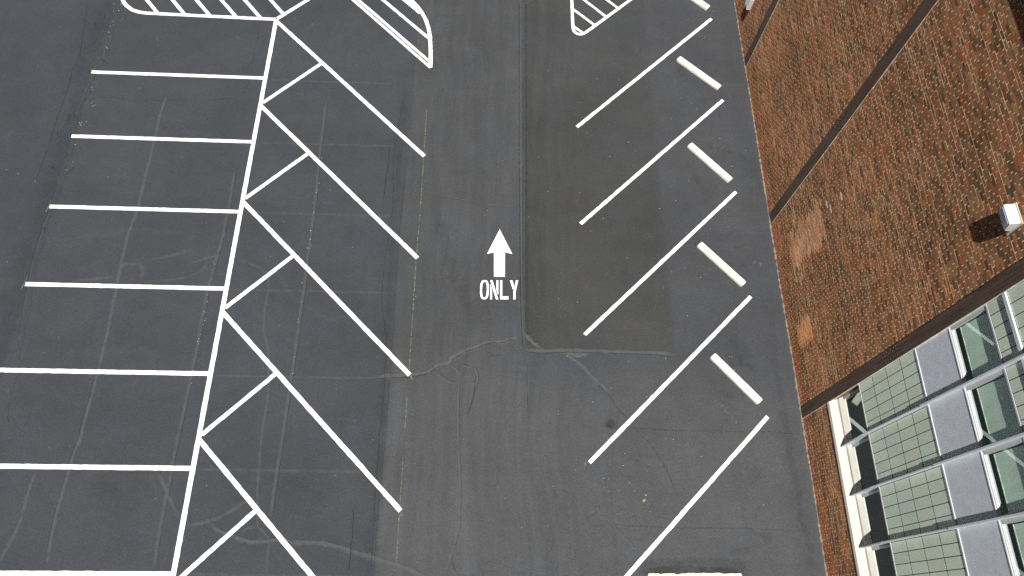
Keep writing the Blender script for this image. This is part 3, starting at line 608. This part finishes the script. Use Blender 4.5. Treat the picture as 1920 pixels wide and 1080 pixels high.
# brick leaf: every brick of the street wall is modelled, its joints set back
def brick_leaf():
    ch, cl, jt, jb = .0790, .2400, .0140, .0105
    segs = [(-26., COLS[3][0], 0, ZT), (CW0, CW1, 0, CWB-.012), (CW0, CW1, CWT, ZT), (COLS[2][1], COLS[1][0], 0, ZT), (COLS[1][1], COLS[0][0], 0, ZT), (COLS[0][1], Y1, 0, ZT)]
    pal = np.array([(.345,.152,.085),(.305,.160,.098),(.255,.150,.098),(.185,.112,.074),(.128,.088,.062),(.31,.205,.125),(.33,.110,.060),(.235,.155,.100),(.37,.215,.13)])
    pw = np.array([.11,.21,.21,.14,.11,.09,.05,.06,.02]); pw = pw/pw.sum()
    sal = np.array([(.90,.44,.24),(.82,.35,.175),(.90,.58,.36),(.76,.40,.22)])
    B, C = [], []; J, JF, JM = [], [], []
    def quad(m, *vs):
        JM.append(m)
        b = len(J); J.extend([(x-WX, y+9., z) for x, y, z in vs]); JF.append((b, b+1, b+2, b+3))
    nrow = int(ZT/ch)
    rowtone = np.ones(nrow+1); k = 0
    while k <= nrow:
        L = random.randint(1, 9); rowtone[k:k+L] = random.uniform(.86, 1.12); k += L
    for r in range(nrow):
        z0 = r*ch + jb/2; z1 = (r+1)*ch - jb/2
        o = (r % 2)*cl/2 + random.uniform(-.03, .03)
        hd = cl
        for a, b, zl, zh in segs:
            if z0 < zl - .02 or z1 > zh + .02: continue
            i0, i1 = int(math.floor((a-o)/hd)), int(math.ceil((b-o)/hd))
            for i in range(i0, i1):
                ya = max(a, o+i*hd+jt/2); yb = min(b, o+(i+1)*hd-jt/2-.006)
                if yb - ya < .02: continue
                ym, zm = (ya+yb)/2, (z0+z1)/2
                c = pal[RNG.choice(9, p=pw)] * RNG.uniform(.84, 1.16) * rowtone[r] * np.array((1.27,1.04,.78))
                if zm < .40 + .1*math.sin(ym*1.3):                 # redder courses along the foot of the wall
                    c = c*.45 + np.array((.44,.135,.055))*.62*RNG.uniform(.8, 1.2)
                e = .13
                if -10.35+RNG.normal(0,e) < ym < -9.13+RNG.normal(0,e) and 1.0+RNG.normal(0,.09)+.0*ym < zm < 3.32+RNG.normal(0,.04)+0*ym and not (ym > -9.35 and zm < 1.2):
                    c = .32*np.minimum(c*1.5, .8) + .68*sal[RNG.integers(4)]*RNG.uniform(.80, 1.08)     # patch of reflected sunlight, painted into the brick colours
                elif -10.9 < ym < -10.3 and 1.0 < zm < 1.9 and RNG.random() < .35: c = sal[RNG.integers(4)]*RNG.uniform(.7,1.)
                if -12.66 < ym < -11.98 and .58 < zm < 1.53: c = np.array((.84,.37,.15))*RNG.uniform(.86, 1.1)  # orange patch: reflected sun put into the colour of these bricks
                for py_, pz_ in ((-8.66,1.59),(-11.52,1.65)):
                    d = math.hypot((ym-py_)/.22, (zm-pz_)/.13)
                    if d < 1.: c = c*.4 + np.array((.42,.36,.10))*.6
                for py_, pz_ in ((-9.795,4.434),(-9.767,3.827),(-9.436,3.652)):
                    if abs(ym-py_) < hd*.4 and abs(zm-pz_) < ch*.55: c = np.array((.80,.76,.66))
                pr = RNG.normal(0, .0005)
                # head joint: struck mortar whose face turns up and aside, so the sun catches most of it
                if yb < b - .005:
                    t1 = abs(RNG.normal(.0018, .0008)); t2 = abs(RNG.normal(.0026, .0014)); e0 = RNG.normal(-.0002, .0007)
                    ye = yb + jt + .006
                    if RNG.random() < .88: quad(0, (WX+e0+t1, yb-.001, z0-.001), (WX+e0+t1+t2, yb-.001, z1+.001), (WX+e0+t2, ye+.001, z1+.001), (WX+e0, ye+.001, z0-.001))
                # bed joint above this brick: raked back (dark) or nearly flush (pale)
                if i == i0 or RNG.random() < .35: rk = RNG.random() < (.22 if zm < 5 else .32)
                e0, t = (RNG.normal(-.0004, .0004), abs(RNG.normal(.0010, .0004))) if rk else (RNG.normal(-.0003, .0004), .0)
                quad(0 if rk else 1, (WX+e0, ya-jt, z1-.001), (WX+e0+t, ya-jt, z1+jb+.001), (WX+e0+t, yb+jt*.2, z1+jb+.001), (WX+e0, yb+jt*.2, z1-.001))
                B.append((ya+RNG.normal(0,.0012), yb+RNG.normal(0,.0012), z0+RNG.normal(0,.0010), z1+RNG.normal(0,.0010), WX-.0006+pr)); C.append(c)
    B = np.array(B); C = np.clip(np.array(C), .01, .92); n = len(B)
    ya, yb, za, zb, xf = B.T; xb = np.full(n, WX+.014)
    tilt = RNG.normal(0, .0004, (n, 4))
    V = np.empty((n, 8, 3))
    for j, (yy, zz) in enumerate(((ya,za),(yb,za),(yb,zb),(ya,zb))):
        V[:,j] = np.c_[xf+tilt[:,j], yy, zz]; V[:,j+4] = np.c_[xb, yy, zz]
    V -= np.array((WX, -9., 0))
    F = np.array([(0,3,2,1),(0,1,5,4),(1,2,6,5),(2,3,7,6),(3,0,4,7)])
    idx = (F[None] + (np.arange(n)*8)[:,None,None]).reshape(-1)
    me = bpy.data.meshes.new('brick_wall')
    me.vertices.add(n*8); me.vertices.foreach_set('co', V.ravel())
    me.loops.add(len(idx)); me.loops.foreach_set('vertex_index', idx)
    nf = n*5; me.polygons.add(nf); me.polygons.foreach_set('loop_start', np.arange(nf)*4)
    me.polygons.foreach_set('use_smooth', np.zeros(nf, bool)); me.update(calc_edges=True); me.validate()
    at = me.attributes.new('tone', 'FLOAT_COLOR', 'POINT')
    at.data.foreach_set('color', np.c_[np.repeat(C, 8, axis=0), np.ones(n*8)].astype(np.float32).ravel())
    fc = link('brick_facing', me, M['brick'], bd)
    m2 = bpy.data.meshes.new('mortar_joints'); m2.from_pydata(J, [], JF); m2.update(); m2.polygons.foreach_set('material_index', JM); link('mortar_joints', m2, [M['mortar'], M['raked']], bd)
    return fc
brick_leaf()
XM = WX + .0075
mb = MB()
for a, b, zl, zh in ((Y0, COLS[3][0], 0, ZT), (CW0, CW1, 0, CWB-.012), (CW0, CW1, CWT, ZT), (COLS[2][1], COLS[1][0], 0, ZT), (COLS[1][1], COLS[0][0], 0, ZT), (COLS[0][1], Y1, 0, ZT)):
    mb.box(XM, WX+.30, a, b, zl-.05, zh)
for a, b in COLS: mb.box(WX+.03, WX+.30, a, b, -.05, ZT)
bpart(mb, 'wall', M['raked'])
mb = MB(); mb.box(WX, 34., Y1-.3, Y1, -.05, ZT-.002); mb.box(WX, 34., Y0, Y0+.3, -.05, ZT-.002); mb.box(33.7, 34., Y0+.3, Y1-.3, -.05, ZT-.002)
for q in range(len(mb.v)): 
    x, y, z = mb.v[q]
    if abs(x-WX) < 1e-6: mb.v[q] = (WX+.302, y, z)
bpart(mb, 'wall', M['coping'])
mb = MB(); mb.box(WX-.123, 34.1, Y0-.1, Y1+.1, ZT, ZT+.16); bpart(mb, 'coping', M['coping'])
mb = MB(); mb.box(WX+.4, 33.6, Y0+.4, Y1-.4, ZT+.162, ZT+.18); bpart(mb, 'roof', M['roof'])

# steel columns set into the brickwork: two plates each, rivets at the splices
rivB = [(-14.399,5.428),(-14.460,5.436),(-14.398,5.340),(-14.405,5.192),(-14.461,5.270),(-14.402,5.012),(-14.403,4.908),(-14.464,5.107),(-14.464,4.930),(-14.610,5.430),(-14.612,5.265),(-14.668,5.417),(-14.610,5.104),(-14.668,5.340),(-14.667,5.187),(-14.613,4.898),(-14.670,5.020),(-14.668,4.930)]
def dome(mb, y, z, x, r, n=8):
    vs = [(x-r*.62, y, z)]; fs = []
    for k, (rr, d) in enumerate(((.55,.5),(1.,.0))):
        for i in range(n): vs.append((x-r*d, y+r*rr*math.cos(i*2*math.pi/n), z+r*rr*math.sin(i*2*math.pi/n)))
    fs += [(0, 1+(i+1)%n, 1+i) for i in range(n)] + [(1+i, 1+(i+1)%n, 1+n+(i+1)%n, 1+n+i) for i in range(n)]
    mb.add(vs, fs)
for ci, (a, b) in enumerate(COLS):
    mid = (a+b)/2; mb = MB()
    mb.box(WX-.020, WX+.029, a+.002, mid-.004, -.02, ZT-.004)
    mb.box(WX-.024, WX+.029, mid+.004, b-.002, -.02, ZT-.004)
    mb.box(WX-.008, WX+.028, mid-.0039, mid+.0039, -.02, ZT-.004)
    col = bpart(mb, 'steel_column', M['steel'], bevel=.003)
    for cz in (0., 6.9):
        for y, z in rivB:
            y = mid + (y+14.515)*(b-a)/.34
            mb = MB(); dome(mb, y, z+cz, WX-.0245 if y > mid else WX-.0205, .021); q = bpart(mb, 'rivet', M['steel'])
            q.parent = col
    mb = MB()
    for k in range(30): # lime sealant bead down one side of the column
        z0, z1 = ZT*k/30, ZT*(k+1)/30
        w = .017 + random.uniform(-.009, .008)
        if ci == 1 and k > 26: continue
        mb.box(WX-.006, WX+.01, a-w, a+.001, z0, z1-.0005)
    if ci != 2: bpart(mb, 'sealant', M['sealant'])
    else: 
        mb2 = MB(); mb2.box(WX-.012, WX+.02, a-.014, a+.001, CWB+.03, CWT); bpart(mb2, 'sealant', M['sealant'])
        mb3 = MB(); mb3.box(WX-.006, WX+.01, a-.016, a+.001, 0, CWB-.02); bpart(mb3, 'sealant', M['sealant'])

# curtain wall bay --------------------------------------------------
mb = MB(); mb.prism_y([(17.474,1.698),(17.474,1.818),(17.602,2.04),(17.602,2.135),(17.664,2.35),(17.70,2.35),(17.70,1.69)], CW0, CW1+.0)
bpart(mb, 'sill', M['sill'])
FY = [-15.965 - 1.275*k for k in range(4)]               # fins (centre lines)
edges = [CW1] + FY + [CW0]
XT = 17.52
ZS = dict(t0=3.465, t1=6.045, s0=6.085, s1=7.325, w0=7.42, w1=8.535, u0=8.575)
def window(name, y0, y1, z0, z1, xg, glass, blind=None):
    f = MB(); fw = .045
    f.box(max(xg-.035, XT+.002), xg+.03, y1-fw-.03, y1, z0, z1); f.box(max(xg-.035, XT+.002), xg+.03, y0, y0+fw, z0, z1)
    f.box(max(xg-.035, XT+.002), xg+.03, y0+fw, y1-fw-.03, z1-.03, z1)
    fr = bpart(f, name, M['jamb'])
    def sub(mb, nm, mat, **kw):
        q = bpart(mb, nm, mat, **kw); q.parent = fr; return q
    sub(MB().add([(xg, y0+fw, z0), (xg, y1-fw-.03, z0), (xg, y1-fw-.03, z1-.03), (xg, y0+fw, z1-.03)], [(0, 1, 2, 3)]), 'pane', glass, fix=False)
    if blind is not None:
        bm_ = MB(); ys = np.linspace(y0+.05, y1-.10, 13); zs = [blind, z1+.10]
        off_ = [.0025*math.sin(i*1.7) for i in range(13)]
        vs = [(xg+.014+off_[i], ys[i], zs[0]+.004*math.sin(i*2.3)) for i in range(13)] + [(xg+.048+off_[i]*.3, ys[i], zs[1]) for i in range(13)]
        vs += [(x+.002, y, z) for x, y, z in vs]
        fs = [(i, i+1, 14+i, 13+i) for i in range(12)] + [(26+i, 39+i, 40+i, 27+i) for i in range(12)] + [(i, 26+i, 27+i, i+1) for i in range(12)]
        b_ = sub(bm_.add(vs, fs), 'blind', M['blind'], fix=False)
        hem = MB().box(xg+.009, xg+.021, y0+.05, y1-.10, blind-.018, blind+.004); sub(hem, 'blind_hem', M['blind'])
    return fr
def tiles(y0, y1, z0, z1, zcuts, ny, name='tile_panel', seed=0):
    rr = random.Random(seed); back = MB(); back.box(XT+.0012, XT+.03, y0, y1, z0, z1)
    t = MB(); yc = [y0 + (y1-y0)*i/ny for i in range(ny+1)]; j, jz = .0085, .0135
    for i in range(ny):
        for a, b in zip(zcuts[:-1], zcuts[1:]):
            d = rr.uniform(-.0008, .0008)
            t.box(XT+d*.3, XT+.0055, yc[i]+j, yc[i+1]-j, a+jz, b-jz, 0, rr.random())
    o = bpart(t, name, M['tile'])
    q = bpart(back, 'grout', M['backing']); q.parent = o
    return o
for k in range(5):
    y1, y0 = edges[k] - (.014 if k == 0 else .022), edges[k+1] + (.022 if k < 4 else .002)
    window('window', y0, y1, 2.35, ZS['t0']-.04, 17.675, M['glass_low'])
    f = MB(); f.box(XT-.008, XT+.05, y0, y1, ZS['t0']-.04, ZS['t0']); bpart(f, 'trim_strip', M['alu'])
    h = (ZS['t1']-ZS['t0'])/4
    tiles(y0, y1, ZS['t0'], ZS['t1'], [ZS['t0']+h*i for i in range(5)], 5, seed=k)
    f = MB(); f.box(XT-.014, XT+.03, y0, y1, ZS['t1'], ZS['s0']); bpart(f, 'trim_strip', M['alu'])
    f = MB(); f.box(XT, XT+.03, y0, y1, ZS['s0'], ZS['s1']-.004); bpart(f, 'spandrel_panel', M['spandrel'])
    f = MB(); f.prism_y([(17.511,ZS['s1']),(17.511,ZS['s1']+.024),(17.524,ZS['s1']+.040),(17.524,ZS['s1']+.060),(17.540,ZS['s1']+.078),(17.540,ZS['s1']+.090),(17.546,ZS['w0']),(17.61,ZS['w0']),(17.61,ZS['s1'])], y0, y1)
    bpart(f, 'window_sill', M['white_frame'])
    window('window', y0, y1, ZS['w0'], ZS['w1'], 17.556, M['glass'], 7.625 + .012*math.sin(k*2.1))
    f = MB(); f.box(XT-.008, XT+.05, y0, y1, ZS['w1'], ZS['u0']); bpart(f, 'trim_strip', M['alu'])
    zc = [ZS['u0'], 9.055]; tiles(y0, y1, ZS['u0'], 9.055, zc, 5, seed=20+k)
    f = MB(); f.box(XT-.035, XT+.03, y0, y1, 9.056, 9.144); bpart(f, 'rail', M['fin'], bevel=.004)
    zc = [9.145 + (CWT-9.145)*i/4 for i in range(5)]; tiles(y0, y1, 9.145, CWT-.001, zc, 5, seed=40+k)
for k, y in enumerate(FY):
    f = MB(); f.prism_y([(17.505,2.02),(17.66,2.13),(17.66,5.93),(17.418,5.93),(17.418,3.2)], y-.016, y+.016); f.box(17.404, 17.60, y-.021, y+.021, 5.932, CWT-.002)
    bpart(f, 'fin', M['fin'], bevel=.004)
# inside, seen dimly through the panes
mb = MB(); mb.box(20.6, 20.7, CW0-1.5, CW1+1.5, 0.31, ZT-.01); mb.box(WX+.301, 20.6, CW1+1.4, CW1+1.5, .31, ZT-.01); mb.box(WX+.301, 20.6, CW0-1.5, CW0-1.4, .31, ZT-.01)
mb.box(17.74, 20.6, CW0-1.4, CW1+1.4, 6.2, 6.35); mb.box(17.74, 20.6, CW0-1.4, CW1+1.4, 10.2, 10.3); mb.box(17.705, 17.735, CW0, CW1, 3.55, 7.2)
mb.box(17.705, 17.735, CW0, CW1, 8.75, CWT)
bpart(mb, 'interior_wall', M['inside'])
mb = MB(); mb.box(17.75, 20.6, CW0-1.4, CW1+1.4, .1, .3); mb.box(17.74, 20.6, CW0-1.4, CW1+1.4, 6.352, 6.37); bpart(mb, 'interior_floor', M['insidefloor'])

# wall lamp -----------------------------------------------------------
lp = empty('wall_lamp', (17.5, -13.535, 9.80), 'white box shaped floodlight fixed high on the brick wall, casting a black shadow', 'wall lamp')
hw = .205
def lampmb(prof, y0, y1): return MB().prism_y(prof, y0, y1)
lampmb([(-.02,.215),(-.185,.185),(-.205,.165),(-.150,-.06),(-.02,-.09)], -hw, hw).build('housing', M['lampgrey'], lp, bevel=.006)
lampmb([(-.2025,.135),(-.209,.133),(-.162,-.052),(-.1555,-.050)], -hw+.03, hw-.03).build('lens', M['lens'], lp)
lampmb([(.004,.24),(-.019,.24),(-.019,-.20),(.004,-.20)], -.225, .225).build('back_plate', M['lampplate'], lp, bevel=.004)
lampmb([(-.05,.228),(-.05,.2095),(-.035,.2125),(-.035,.230)], -hw-.004, hw+.004).build('hinge_strip', M['lampgrey'], lp)
# junction box far along the wall
jb = empty('junction_box', (17.5, .60, 1.32), 'small white box mounted low on the brick wall near the top edge', 'utility box')
MB().box(-.13, .004, -.20, .17, -.23, .26).build('box_body', M['boxwhite'], jb, bevel=.008)
MB().box(-.142, -.1305, -.19, .16, -.22, .25).build('box_lid', M['boxwhite'], jb, bevel=.004)

# ------------------------------------------------------------------ light, sky, camera
d = np.array((.172, .240, -1.)); d /= np.linalg.norm(d)
elev = math.asin(-d[2]); az = math.atan2(-d[0], -d[1])     # sun stands towards -d, azimuth clockwise from +Y
w = bpy.data.worlds.new('World'); SC.world = w; w.use_nodes = True
nt = w.node_tree; bg = nt.nodes['Background']; sk = nt.nodes.new('ShaderNodeTexSky')
sk.sky_type = 'NISHITA'; sk.sun_disc = False; sk.sun_elevation = elev; sk.sun_rotation = az
sk.air_density = .05; sk.dust_density = .0; sk.ozone_density = 1.0
nt.links.new(sk.outputs[0], bg.inputs[0]); bg.inputs[1].default_value = SKY
L = bpy.data.lights.new('sun', 'SUN'); L.energy = SUN; L.angle = math.radians(.53); L.color = (1., .972, .925)
so = bpy.data.objects.new('sun', L); COL.objects.link(so)
from mathutils import Vector
so.rotation_euler = Vector(d).to_track_quat('-Z', 'Y').to_euler(); so.location = (0, -20, 40)
cam = bpy.data.cameras.new('camera'); co = bpy.data.objects.new('camera', cam); COL.objects.link(co)
cam.sensor_width = 36.; cam.sensor_fit = 'HORIZONTAL'; cam.lens = 1382.42/1920*36.
co.location = (7.78307515, -20.3985154, 21.0763400); co.rotation_mode = 'XYZ'
co.rotation_euler = (.431637059, -.0516318315, .00622727428)
cam.clip_start = .1; cam.clip_end = 800.
SC.camera = co
SC.render.engine = 'CYCLES'
SC.view_settings.view_transform = 'Standard'; SC.view_settings.look = 'None'
SC.view_settings.exposure = EXPO; SC.view_settings.gamma = 1.
SC.cycles.max_bounces = 8; SC.cycles.transparent_max_bounces = 32
SC.cycles.use_denoising = DENOISE
